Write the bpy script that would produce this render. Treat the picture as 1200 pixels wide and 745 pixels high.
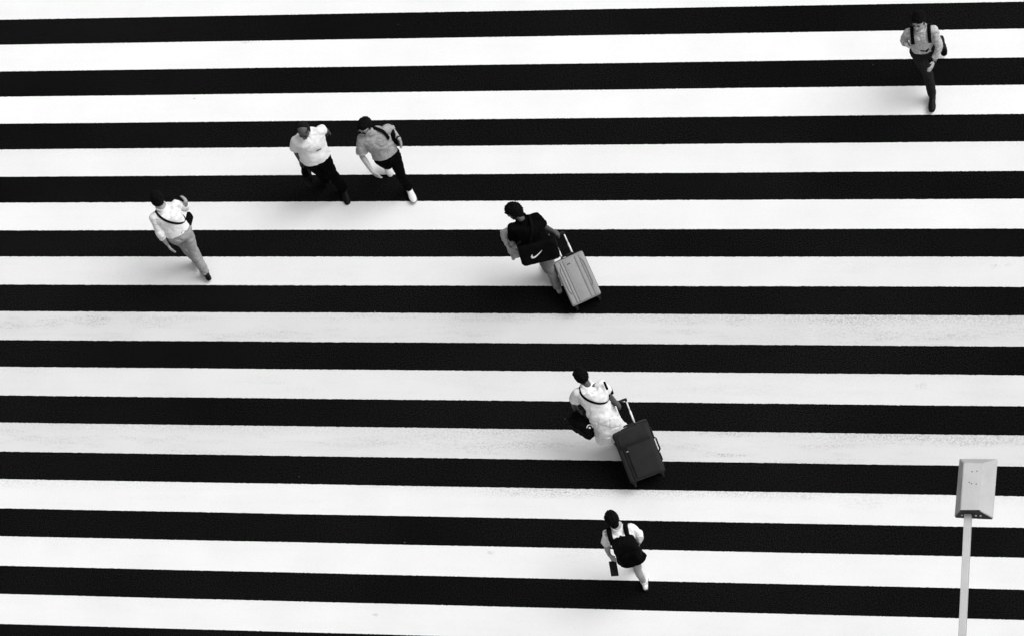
import bpy, bmesh, math, random
from mathutils import Vector, Matrix, noise
from mathutils.bvhtree import BVHTree

for o in list(bpy.data.objects):
    bpy.data.objects.remove(o)
scene = bpy.context.scene
col = scene.collection
random.seed(7)
R = math.radians

# ------------------------------------------------------------------ camera
# photograph space 1200 x 745; a long lens looking steeply down from a tall building
PX, PY, FPX = 475.535, 996.418, 4916.682
CROW = ((0.9550002376682637, 0.041668470017998026, -0.2936635569149144),
        (0.14430545606074457, -0.9302764212915534, 0.33728580660929214),
        (-0.2591340992703594, -0.3644852789830331, -0.8944271909999159))
CAM = Vector((15.0111672, -25.07965936, 46.69196019))
cd = bpy.data.cameras.new('camera')
cam = bpy.data.objects.new('camera', cd)
col.objects.link(cam)
cd.sensor_width = 36
cd.lens = FPX / 1200 * 36
cd.shift_x = (600 - PX) / 1200
cd.shift_y = (PY - 372.5) / 1200
cd.clip_start = 1
cd.clip_end = 6000
m = Matrix(((CROW[0][0], -CROW[0][1], -CROW[0][2]),
            (CROW[1][0], -CROW[1][1], -CROW[1][2]),
            (CROW[2][0], -CROW[2][1], -CROW[2][2]))).to_4x4()
m.translation = CAM
cam.matrix_world = m
scene.camera = cam

# ------------------------------------------------------------------ light
SUN_EL, SUN_AZ = R(53), R(14)          # azimuth: direction the light comes from, from +X
w = bpy.data.worlds.new('World')
scene.world = w
w.use_nodes = True
nt = w.node_tree
nt.nodes.clear()
sky = nt.nodes.new('ShaderNodeTexSky')
sky.sky_type = 'NISHITA'
sky.sun_disc = False
sky.sun_elevation = SUN_EL
sky.sun_rotation = R(90) - SUN_AZ
sky.dust_density = 4.0
bw = nt.nodes.new('ShaderNodeRGBToBW')  # the photograph is black and white
bg = nt.nodes.new('ShaderNodeBackground')
bg.inputs['Strength'].default_value = 0.14
out = nt.nodes.new('ShaderNodeOutputWorld')
nt.links.new(sky.outputs[0], bw.inputs[0])
nt.links.new(bw.outputs[0], bg.inputs[0])
nt.links.new(bg.outputs[0], out.inputs[0])
sd = bpy.data.lights.new('sun', 'SUN')
sd.energy = 1.1
sd.angle = R(38)
sun = bpy.data.objects.new('sun', sd)
col.objects.link(sun)
sdir = Vector((math.cos(SUN_EL) * math.cos(SUN_AZ), math.cos(SUN_EL) * math.sin(SUN_AZ), math.sin(SUN_EL)))
sun.rotation_euler = sdir.to_track_quat('Z', 'Y').to_euler()
sun.location = sdir * 40

vs = scene.view_settings
vs.view_transform = 'Standard'
vs.look = 'None'
vs.exposure = 0.25
vs.gamma = 1
vs.use_curve_mapping = False
scene.render.engine = 'CYCLES'
scene.render.resolution_x = 1024
scene.render.resolution_y = 635


def at(u, v, z=0.0):
    """point at height z seen at photo position (u, v)"""
    q = ((u - PX) / FPX, (v - PY) / FPX, 1.0)
    r = Vector([sum(CROW[i][k] * q[k] for k in range(3)) for i in range(3)])
    return CAM + r * ((z - CAM.z) / r.z)


def reach(parent, length, u, v, zg):
    """joint at a fixed bone length from its parent, on the sight line, nearest the guessed height"""
    a, b = at(u, v, 0), at(u, v, 2)
    d = (b - a).normalized()
    t0 = (parent - a).dot(d)
    foot = a + d * t0
    h = (foot - parent).length
    if h >= length:
        return parent + (foot - parent).normalized() * length
    k = math.sqrt(length * length - h * h)
    c = [foot + d * k, foot - d * k]
    return min(c, key=lambda p: abs(p.z - zg))


# ------------------------------------------------------------------ materials
def node_mat(name):
    mt = bpy.data.materials.new(name)
    mt.use_nodes = True
    n = mt.node_tree
    return mt, n, n.nodes['Principled BSDF']


_m = {}


def mat(name, v, rough=0.8, var=0.12, scale=18, metal=0.0, bump=0.0, bscale=60, spec=0.3, weave=0.0):
    """grey procedural material with gentle tonal variation"""
    if name in _m:
        return _m[name]
    mt, n, p = node_mat(name)
    tc = n.nodes.new('ShaderNodeTexCoord')
    no = n.nodes.new('ShaderNodeTexNoise')
    no.inputs['Scale'].default_value = scale
    no.inputs['Detail'].default_value = 5
    n.links.new(tc.outputs['Object'], no.inputs['Vector'])
    mr = n.nodes.new('ShaderNodeMapRange')
    mr.inputs['From Min'].default_value = 0.3
    mr.inputs['From Max'].default_value = 0.7
    mr.inputs['To Min'].default_value = v * (1 - var)
    mr.inputs['To Max'].default_value = v * (1 + var)
    n.links.new(no.outputs[0], mr.inputs['Value'])
    last = mr.outputs[0]
    if weave:
        wn = n.nodes.new('ShaderNodeTexNoise')
        wn.inputs['Scale'].default_value = 75
        wn.inputs['Detail'].default_value = 2
        n.links.new(tc.outputs['Object'], wn.inputs['Vector'])
        m2 = n.nodes.new('ShaderNodeMapRange')
        m2.inputs['From Min'].default_value = 0.35
        m2.inputs['From Max'].default_value = 0.65
        m2.inputs['To Min'].default_value = 1 - weave
        m2.inputs['To Max'].default_value = 1 + weave
        n.links.new(wn.outputs[0], m2.inputs['Value'])
        mm = n.nodes.new('ShaderNodeMath')
        mm.operation = 'MULTIPLY'
        n.links.new(last, mm.inputs[0])
        n.links.new(m2.outputs[0], mm.inputs[1])
        last = mm.outputs[0]
    n.links.new(last, p.inputs['Base Color'])
    p.inputs['Roughness'].default_value = rough
    p.inputs['Metallic'].default_value = metal
    p.inputs['Specular IOR Level'].default_value = spec
    if bump:
        nb = n.nodes.new('ShaderNodeTexNoise')
        nb.inputs['Scale'].default_value = bscale
        nb.inputs['Detail'].default_value = 4
        n.links.new(tc.outputs['Object'], nb.inputs['Vector'])
        bp = n.nodes.new('ShaderNodeBump')
        bp.inputs['Strength'].default_value = bump
        bp.inputs['Distance'].default_value = 0.01
        n.links.new(nb.outputs[0], bp.inputs['Height'])
        n.links.new(bp.outputs[0], p.inputs['Normal'])
    _m[name] = mt
    return mt


M_SKIN = mat('skin', 0.36, 0.6, 0.08, 25, spec=0.3)
M_SKIN_D = mat('skin_tanned', 0.08, 0.6, 0.1, 25, spec=0.3)
M_HAIR = mat('hair', 0.0028, 0.75, 0.5, 60, bump=0.8, bscale=90, spec=0.08)
M_HAIRG = mat('hair_grey', 0.008, 0.75, 0.5, 60, bump=0.8, bscale=90, spec=0.1)
M_WHITE = mat('white_cotton', 0.80, 0.9, 0.03, 12, bump=0.15, spec=0.1)
M_WHITE2 = mat('white_linen', 0.78, 0.9, 0.06, 10, bump=0.2, spec=0.1)
M_GREYT = mat('grey_jersey', 0.34, 0.95, 0.08, 12, bump=0.2, spec=0.1, weave=0.22)
M_CHECK = mat('fine_patterned_cotton', 0.50, 0.9, 0.1, 14, bump=0.2, spec=0.1, weave=0.35)
M_KHAKI = mat('grey_chino', 0.32, 0.9, 0.1, 14, bump=0.25, spec=0.1)
M_GREYP = mat('mid_grey_trouser', 0.20, 0.9, 0.12, 14, bump=0.25, spec=0.1, weave=0.12)
M_BLKC = mat('black_cloth', 0.0028, 0.95, 0.4, 10, bump=0.3, bscale=30, spec=0.03)
M_DARKP = mat('dark_suiting', 0.019, 0.95, 0.3, 12, bump=0.3, bscale=30, spec=0.05, weave=0.25)
M_NYLON = mat('black_nylon', 0.0025, 0.7, 0.3, 12, bump=0.4, bscale=25, spec=0.05)
M_SHOE = mat('black_leather', 0.004, 0.5, 0.2, 20, spec=0.12)
M_SHOEW = mat('white_leather', 0.75, 0.5, 0.05, 20, spec=0.3)
M_SHOEG = mat('grey_canvas', 0.30, 0.8, 0.15, 30, spec=0.2)
M_RUB = mat('black_rubber', 0.01, 0.7, 0.2, 20, spec=0.2)
M_PLASTBAG = mat('pale_grey_plastic', 0.36, 0.5, 0.15, 16, bump=0.5, bscale=20, spec=0.35, weave=0.12)
M_CHROME = mat('bright_metal', 0.80, 0.35, 0.03, 20, metal=0.6)
M_TUBE = mat('pale_tube', 0.78, 0.4, 0.03, 20, spec=0.4)
M_SILVER = mat('silver_shell', 0.29, 0.55, 0.05, 8, spec=0.35, bump=0.04, bscale=300, weave=0.07)
M_CASE = mat('charcoal_case_fabric', 0.019, 0.8, 0.14, 9, bump=0.2, bscale=120, spec=0.2, weave=0.12)
M_CASEB = mat('black_case_band', 0.009, 0.7, 0.15, 9, bump=0.2, bscale=120, spec=0.2)
M_LAMP = mat('lamp_grey_paint', 0.50, 0.55, 0.05, 5, spec=0.3, weave=0.03)
M_LAMPD = mat('lamp_dark_end', 0.02, 0.6, 0.2, 20, spec=0.2)
M_LOGOW = mat('white_print', 0.8, 0.6, 0.02, 20, spec=0.2)
M_EYE = mat('dark_eye', 0.01, 0.3, 0.1, 20)
M_GRIME = mat('dark_spot', 0.08, 0.9, 0.3, 40)


# ------------------------------------------------------------------ object helpers
def link(name, bm, material, parent=None, smooth=True):
    me = bpy.data.meshes.new(name)
    bmesh.ops.recalc_face_normals(bm, faces=bm.faces)
    bm.to_mesh(me)
    bm.free()
    return link_me(name, me, material, parent, smooth)


def link_me(name, me, material, parent=None, smooth=True):
    me.materials.clear()
    me.materials.append(material)
    for p in me.polygons:
        p.use_smooth = smooth
        p.material_index = 0
    o = bpy.data.objects.new(name, me)
    col.objects.link(o)
    if parent is not None:
        o.parent = parent
        o.matrix_parent_inverse = full_matrix(parent).inverted()
    return o


def full_matrix(o):
    mm = o.matrix_basis.copy()
    while o.parent:
        mm = o.parent.matrix_basis @ o.matrix_parent_inverse @ mm if False else (
            o.parent.matrix_basis @ (o.matrix_parent_inverse @ mm))
        o = o.parent
    return mm


def empty(name, loc, label, cat, group=None):
    o = bpy.data.objects.new(name, None)
    o.empty_display_size = 0.2
    col.objects.link(o)
    o.location = loc
    o['label'] = label
    o['category'] = cat
    if group:
        o['group'] = group
    return o


def sphere(bm, c, r, scale=(1, 1, 1), rot=None, seg=16):
    mt = Matrix.Translation(c) @ (rot.to_4x4() if rot else Matrix.Identity(4)) @ Matrix.Diagonal((r * scale[0], r * scale[1], r * scale[2], 1))
    bmesh.ops.create_uvsphere(bm, u_segments=seg, v_segments=max(8, seg // 2), radius=1, matrix=mt)


def loft(bm, rings, n=24):
    """closed loft through elliptical rings (centre, semi-axis a, semi-axis b)"""
    vs_ = []
    for c, a, b in rings:
        vs_.append([bm.verts.new(c + a * math.cos(2 * math.pi * i / n) + b * math.sin(2 * math.pi * i / n)) for i in range(n)])
    for k in range(len(vs_) - 1):
        for i in range(n):
            j = (i + 1) % n
            bm.faces.new((vs_[k][i], vs_[k][j], vs_[k + 1][j], vs_[k + 1][i]))
    bm.faces.new(list(reversed(vs_[0])))
    bm.faces.new(vs_[-1])


def frame_of(d):
    d = d.normalized()
    a = d.cross(Vector((0.13, 0.21, 0.97)))
    if a.length < 1e-3:
        a = d.cross(Vector((1, 0, 0)))
    a.normalize()
    return a, d.cross(a).normalized()


def limb(bm, pts, rad, ball_start=True, ball_end=True, n=16):
    for i in range(len(pts) - 1):
        a, b = frame_of(pts[i + 1] - pts[i])
        loft(bm, [(pts[i], a * rad[i], b * rad[i]), (pts[i + 1], a * rad[i + 1], b * rad[i + 1])], n)
    for i, p in enumerate(pts):
        if (i == 0 and not ball_start) or (i == len(pts) - 1 and not ball_end):
            continue
        sphere(bm, p, rad[i] * 0.995, seg=n)


def fuse(name, bm, material, parent, voxel=0.007, smooth=6, amp=0.0, freq=9.0, seed=0, stretch=(1, 1, 1), dn=None):
    """union all the shapes in bm into one continuous skin"""
    me = bpy.data.meshes.new('tmp')
    bmesh.ops.recalc_face_normals(bm, faces=bm.faces)
    bm.to_mesh(me)
    bm.free()
    o = bpy.data.objects.new('tmp', me)
    col.objects.link(o)
    md = o.modifiers.new('r', 'REMESH')
    md.mode = 'VOXEL'
    md.voxel_size = voxel
    md.adaptivity = 0
    if smooth:
        ms = o.modifiers.new('s', 'SMOOTH')
        ms.iterations = smooth
        ms.factor = 0.5
    dg = bpy.context.evaluated_depsgraph_get()
    dg.update()
    me2 = bpy.data.meshes.new_from_object(o.evaluated_get(dg))
    bpy.data.objects.remove(o)
    if amp:
        off = Vector((seed * 3.7, seed * 1.3, seed * 7.1))
        nrm = [v.normal.copy() for v in me2.vertices]
        for i, v in enumerate(me2.vertices):
            q = Vector((v.co.x * stretch[0], v.co.y * stretch[1], v.co.z * stretch[2])) * freq + off
            f = noise.noise(q) + 0.5 * noise.noise(q * 2.3)
            f = f - 0.8 * max(0.0, 0.18 - abs(noise.noise(q * 0.8 + Vector((5, 9, 2))))) * 5
            v.co = v.co + nrm[i] * (f * amp)
    me2.name = name
    return link_me(name, me2, material, parent)


def box(bm, c, ax, ay, az, sx, sy, sz, bevel=0.0, seg=2):
    """box centred at c with axes ax, ay, az (unit) and full sizes"""
    vv = []
    for i in (-1, 1):
        for j in (-1, 1):
            for k in (-1, 1):
                vv.append(bm.verts.new(c + ax * (sx * i / 2) + ay * (sy * j / 2) + az * (sz * k / 2)))
    f = [(0, 1, 3, 2), (4, 6, 7, 5), (0, 4, 5, 1), (2, 3, 7, 6), (0, 2, 6, 4), (1, 5, 7, 3)]
    fs = [bm.faces.new([vv[i] for i in q]) for q in f]
    if bevel:
        es = set(e for q in fs for e in q.edges)
        bmesh.ops.bevel(bm, geom=list(es), offset=bevel, segments=seg, profile=0.6, affect='EDGES')


def ribbon(bm, pts, wdirs, width, thick):
    """flat strap along pts; wdirs = width direction per point"""
    rows = []
    for i, p in enumerate(pts):
        t = (pts[min(i + 1, len(pts) - 1)] - pts[max(i - 1, 0)]).normalized()
        wd = wdirs[i] if isinstance(wdirs, list) else wdirs
        wd = (wd - t * wd.dot(t)).normalized()
        nn = t.cross(wd)
        rows.append([bm.verts.new(p + wd * (width / 2 * a) + nn * (thick / 2 * b)) for a, b in ((-1, -1), (1, -1), (1, 1), (-1, 1))])
    for i in range(len(rows) - 1):
        for k in range(4):
            j = (k + 1) % 4
            bm.faces.new((rows[i][k], rows[i][j], rows[i + 1][j], rows[i + 1][k]))
    bm.faces.new(rows[0][::-1])
    bm.faces.new(rows[-1])


# ------------------------------------------------------------------ ground and crossing
def asphalt_material():
    mt, n, p = node_mat('asphalt')
    tc = n.nodes.new('ShaderNodeTexCoord')
    def tex(scale, detail):
        t = n.nodes.new('ShaderNodeTexNoise')
        t.inputs['Scale'].default_value = scale
        t.inputs['Detail'].default_value = detail
        n.links.new(tc.outputs['Object'], t.inputs['Vector'])
        return t
    def rng(src, a, b, c, d):
        r = n.nodes.new('ShaderNodeMapRange')
        for k, x in zip(('From Min', 'From Max', 'To Min', 'To Max'), (a, b, c, d)):
            r.inputs[k].default_value = x
        n.links.new(src, r.inputs['Value'])
        return r.outputs[0]
    def op(o_, a, b):
        q = n.nodes.new('ShaderNodeMath')
        q.operation = o_
        n.links.new(a, q.inputs[0])
        n.links.new(b, q.inputs[1])
        return q.outputs[0]
    big = rng(tex(0.35, 4).outputs[0], 0.35, 0.65, 0.0040, 0.0062)
    grain = rng(tex(66, 3).outputs[0], 0.40, 0.68, 0.1, 2.7)
    c = op('MULTIPLY', big, grain)
    vo = n.nodes.new('ShaderNodeTexVoronoi')
    vo.inputs['Scale'].default_value = 3.2
    n.links.new(tc.outputs['Object'], vo.inputs['Vector'])
    chips = rng(vo.outputs['Distance'], 0.02, 0.035, 1.0, 0.0)
    sel = n.nodes.new('ShaderNodeSeparateColor')
    n.links.new(vo.outputs['Color'], sel.inputs[0])
    pick = rng(sel.outputs[0], 0.75, 0.95, 0.0, 0.12)
    c = op('ADD', c, op('MULTIPLY', chips, pick))
    n.links.new(c, p.inputs['Base Color'])
    p.inputs['Roughness'].default_value = 0.95
    p.inputs['Specular IOR Level'].default_value = 0.02
    bp = n.nodes.new('ShaderNodeBump')
    bp.inputs['Strength'].default_value = 0.5
    bp.inputs['Distance'].default_value = 0.006
    n.links.new(tex(90, 2).outputs[0], bp.inputs['Height'])
    n.links.new(bp.outputs[0], p.inputs['Normal'])
    return mt


def paint_material(i, tone, edge, marks, scuffs=()):
    """road paint: worn, dirtier towards its far edge, dragged tyre and shoe marks along the bar"""
    mt, n, p = node_mat('road_paint')
    tc = n.nodes.new('ShaderNodeTexCoord')
    mp = n.nodes.new('ShaderNodeMapping')
    mp.inputs['Location'].default_value = (i * 13.7, i * 5.1, 0)
    n.links.new(tc.outputs['Object'], mp.inputs['Vector'])
    st = n.nodes.new('ShaderNodeMapping')
    st.inputs['Scale'].default_value = (0.22, 1.6, 1)
    n.links.new(mp.outputs[0], st.inputs['Vector'])
    uv = n.nodes.new('ShaderNodeSeparateXYZ')
    n.links.new(tc.outputs['UV'], uv.inputs[0])
    def tex(scale, detail, src, rough=0.5):
        t = n.nodes.new('ShaderNodeTexNoise')
        t.inputs['Scale'].default_value = scale
        t.inputs['Detail'].default_value = detail
        t.inputs['Roughness'].default_value = rough
        n.links.new(src, t.inputs['Vector'])
        return t.outputs[0]
    def rng(src, a, b, c, d):
        r = n.nodes.new('ShaderNodeMapRange')
        for k, x in zip(('From Min', 'From Max', 'To Min', 'To Max'), (a, b, c, d)):
            r.inputs[k].default_value = x
        n.links.new(src, r.inputs['Value'])
        return r.outputs[0]
    def op(o_, a, b, val=None):
        q = n.nodes.new('ShaderNodeMath')
        q.operation = o_
        n.links.new(a, q.inputs[0])
        if b is None:
            q.inputs[1].default_value = val
        else:
            n.links.new(b, q.inputs[1])
        return q.outputs[0]
    base = rng(tex(1.1, 4, mp.outputs[0]), 0.3, 0.7, tone * 0.965, tone * 1.03)
    fine = rng(tex(70, 3, mp.outputs[0], 0.7), 0.3, 0.7, 0.96, 1.035)
    c = op('MULTIPLY', base, fine)
    # dirt gathered along the far edge, broken into grains
    ramp = rng(uv.outputs[1], 0.62, 1.0, 0.0, 1.0)
    along = rng(tex(0.45, 3, st.outputs[0]), 0.42, 0.68, 0.0, 1.0)
    grains = rng(tex(38, 4, mp.outputs[0], 0.75), 0.42, 0.62, 0.0, 1.0)
    d = op('MULTIPLY', op('MULTIPLY', ramp, along), grains)
    c = op('MULTIPLY', c, rng(d, 0.0, 1.0, 1.0, 1.0 - edge))
    # overall wear
    wear = op('MULTIPLY', rng(tex(3.2, 6, st.outputs[0], 0.7), 0.5, 0.72, 0.0, 1.0), grains)
    c = op('MULTIPLY', c, rng(wear, 0.0, 1.0, 1.0, 1.0 - marks))
    # drag marks and grime of their own shape
    pos = n.nodes.new('ShaderNodeSeparateXYZ')
    n.links.new(tc.outputs['Object'], pos.inputs[0])
    fs = n.nodes.new('ShaderNodeMapping')
    fs.inputs['Scale'].default_value = (0.35, 2.2, 1)
    n.links.new(mp.outputs[0], fs.inputs['Vector'])
    streak = rng(tex(16, 5, fs.outputs[0], 0.8), 0.40, 0.62, 0.0, 1.0)
    for cx, cy, rx, ry, amt in scuffs:
        dx = op('POWER', op('ABSOLUTE', op('MULTIPLY', op('SUBTRACT', pos.outputs[0], None, cx), None, 1 / rx), None, 0), None, 2)
        dy = op('POWER', op('ABSOLUTE', op('MULTIPLY', op('SUBTRACT', pos.outputs[1], None, cy), None, 1 / ry), None, 0), None, 2)
        msk = rng(op('ADD', dx, dy), 0.0, 1.0, 1.0, 0.0)
        c = op('MULTIPLY', c, rng(op('MULTIPLY', msk, op('MULTIPLY', streak, grains)), 0.0, 0.8, 1.0, 1.0 - amt * 0.6))
    # rare spots
    vo = n.nodes.new('ShaderNodeTexVoronoi')
    vo.inputs['Scale'].default_value = 1.3
    vs2 = n.nodes.new('ShaderNodeMapping')
    vs2.inputs['Scale'].default_value = (0.7, 1.4, 1)
    n.links.new(mp.outputs[0], vs2.inputs['Vector'])
    n.links.new(vs2.outputs[0], vo.inputs['Vector'])
    spot = rng(vo.outputs['Distance'], 0.012, 0.03, 0.55, 1.0)
    sel = n.nodes.new('ShaderNodeSeparateColor')
    n.links.new(vo.outputs['Color'], sel.inputs[0])
    gate = rng(sel.outputs[1], 0.6, 0.62, 1.0, 0.0)
    c = op('MULTIPLY', c, op('MAXIMUM', spot, gate))
    n.links.new(c, p.inputs['Base Color'])
    p.inputs['Roughness'].default_value = 0.85
    p.inputs['Specular IOR Level'].default_value = 0.1
    bp = n.nodes.new('ShaderNodeBump')
    bp.inputs['Strength'].default_value = 0.25
    bp.inputs['Distance'].default_value = 0.004
    n.links.new(tex(60, 3, mp.outputs[0]), bp.inputs['Height'])
    n.links.new(bp.outputs[0], p.inputs['Normal'])
    return mt


bm = bmesh.new()
S = 2500
q = [bm.verts.new(Vector(c)) for c in ((-S, -S, 0), (S, -S, 0), (S, S, 0), (-S, S, 0))]
bm.faces.new(q)
g = link('road', bm, asphalt_material(), None, False)
g['kind'] = 'structure'

PER, Y0, DARK = 0.83470197, 4.63548376, 0.486
# paint tone, far-edge dirt and wear for each bar, from the top of the picture down
TONES = {-1: (0.84, 0.1, 0.05), 0: (0.86, .05, .05), 1: (0.86, .05, .05), 2: (0.81, .22, .05), 3: (0.82, .1, .05),
         4: (0.76, .15, .1), 5: (0.66, .3, .3), 6: (0.72, .12, .12), 7: (0.69, .5, .35), 8: (0.80, .5, .08),
         9: (0.81, .1, .06), 10: (0.80, .1, .06), 11: (0.80, .1, .06)}
def scuff(u, v, rx, ry, amt):
    p = at(u, v)
    return (p.x, p.y, rx, ry, amt)


SCUFF = {0: (scuff(290, 50, .12, .03, .8), scuff(152, 7, .1, .03, .5)),
         2: (scuff(700, 128, .5, .10, .2), scuff(1015, 129, .14, .03, .5)),
         3: (scuff(900, 172, 1.6, .12, .35), scuff(1140, 185, .4, .1, .15)),
         5: (scuff(15, 380, .35, .10, .45), scuff(60, 378, .30, .12, .5), scuff(107, 375, .32, .13, .7), scuff(1060, 385, 2.6, .3, .28), scuff(865, 376, .22, .10, .5)),
         6: (scuff(1080, 452, .1, .06, .5), scuff(880, 455, .7, .1, .15)),
         7: (scuff(850, 509, .45, .05, .75), scuff(848, 533, .40, .045, .8), scuff(560, 520, 1.6, .2, .35), scuff(1100, 514, 2.2, .12, .55), scuff(985, 533, .2, .05, .5)),
         8: (scuff(640, 575, 1.0, .12, .6), scuff(480, 568, .8, .08, .35), scuff(1010, 590, .4, .1, .3), scuff(944, 582, .12, .05, .6)),
         9: (scuff(575, 647, .07, .035, .9), scuff(700, 650, .8, .2, .15)),
         10: (scuff(440, 720, .05, .04, .8),), 4: (scuff(1165, 313, .07, .04, .9), scuff(1182, 311, .05, .03, .8))}
for k in range(-9, 20):
    top = Y0 - PER * (k + DARK)
    bot = Y0 - PER * (k + 1)
    bm = bmesh.new()
    uvl = bm.loops.layers.uv.new('UVMap')
    xs = [-24.0, -12.0]
    x = -9.5
    while x < 9.5:
        xs.append(x)
        x += 0.02
    xs += [12.0, 24.0]
    prev = None
    for x in xs:
        j1 = noise.noise(Vector((x * 16, k * 3.1, 0))) * 0.0025 + noise.noise(Vector((x * 48, k * 3.1, 7))) * 0.005 + noise.noise(Vector((x * 0.6, k * 3.1, 3))) * 0.003
        j2 = noise.noise(Vector((x * 16, k * 3.1, 20))) * 0.0025 + noise.noise(Vector((x * 48, k * 3.1, 27))) * 0.005 + noise.noise(Vector((x * 0.6, k * 3.1, 23))) * 0.003
        a = bm.verts.new((x, bot + j2, 0.004))
        b = bm.verts.new((x, top + j1, 0.004))
        if prev:
            f = bm.faces.new((prev[0], a, b, prev[1]))
            for lp, uvv in zip(f.loops, ((0, 0), (0, 0), (0, 1), (0, 1))):
                lp[uvl].uv = uvv
        prev = (a, b)
    t = TONES.get(k, (0.8, 0.1, 0.06))
    o = link('crossing_stripe', bm, paint_material(k + 20, *t, scuffs=SCUFF.get(k, ())), None, False)
    o['kind'] = 'structure'


# ------------------------------------------------------------------ people
UP = Vector((0, 0, 1))


def yawv(deg):
    return Vector((math.cos(R(deg)), math.sin(R(deg)), 0))


def hand(bm, wrist, tip, nrm, curl=0.5, side=1, k=1.0):
    """palm, four unequal bent fingers and a thumb; nrm = palm direction"""
    d = (tip - wrist).normalized()
    nrm = (nrm - d * nrm.dot(d)).normalized()
    s = d.cross(nrm) * side                     # towards the thumb
    L = 0.185 * k
    palm = wrist + d * (0.055 * k)
    rot = Matrix((s, nrm, d)).transposed()
    sphere(bm, palm, 1, (0.043 * k, 0.019 * k, 0.062 * k), rot)
    sphere(bm, palm + d * 0.02 * k, 1, (0.042 * k, 0.017 * k, 0.045 * k), rot)
    for i, ln in enumerate((0.072, 0.080, 0.075, 0.058)):
        base = wrist + d * (0.088 * k) + s * ((0.030 - 0.0205 * i) * k)
        sp = s * (0.10 * (1.5 - i))
        d1 = (d + sp * 0.6 + nrm * curl * 0.35).normalized()
        d2 = (d + sp * 0.6 + nrm * curl * 1.2).normalized()
        d3 = (d * 0.8 + nrm * curl * 2.0).normalized()
        p1 = base + d1 * ln * k * 0.45
        p2 = p1 + d2 * ln * k * 0.32
        p3 = p2 + d3 * ln * k * 0.23
        limb(bm, [base, p1, p2, p3], [0.0095 * k, 0.009 * k, 0.0085 * k, 0.0075 * k], n=10)
    tb = wrist + d * (0.03 * k) + s * 0.026 * k
    t1 = tb + (d * 0.7 + s * 0.75 + nrm * 0.2).normalized() * 0.04 * k
    t2 = t1 + (d * 0.95 + s * 0.3 + nrm * 0.3).normalized() * 0.032 * k
    limb(bm, [tb, t1, t2], [0.013 * k, 0.0105 * k, 0.009 * k], n=10)


class Body:
    pass


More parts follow.
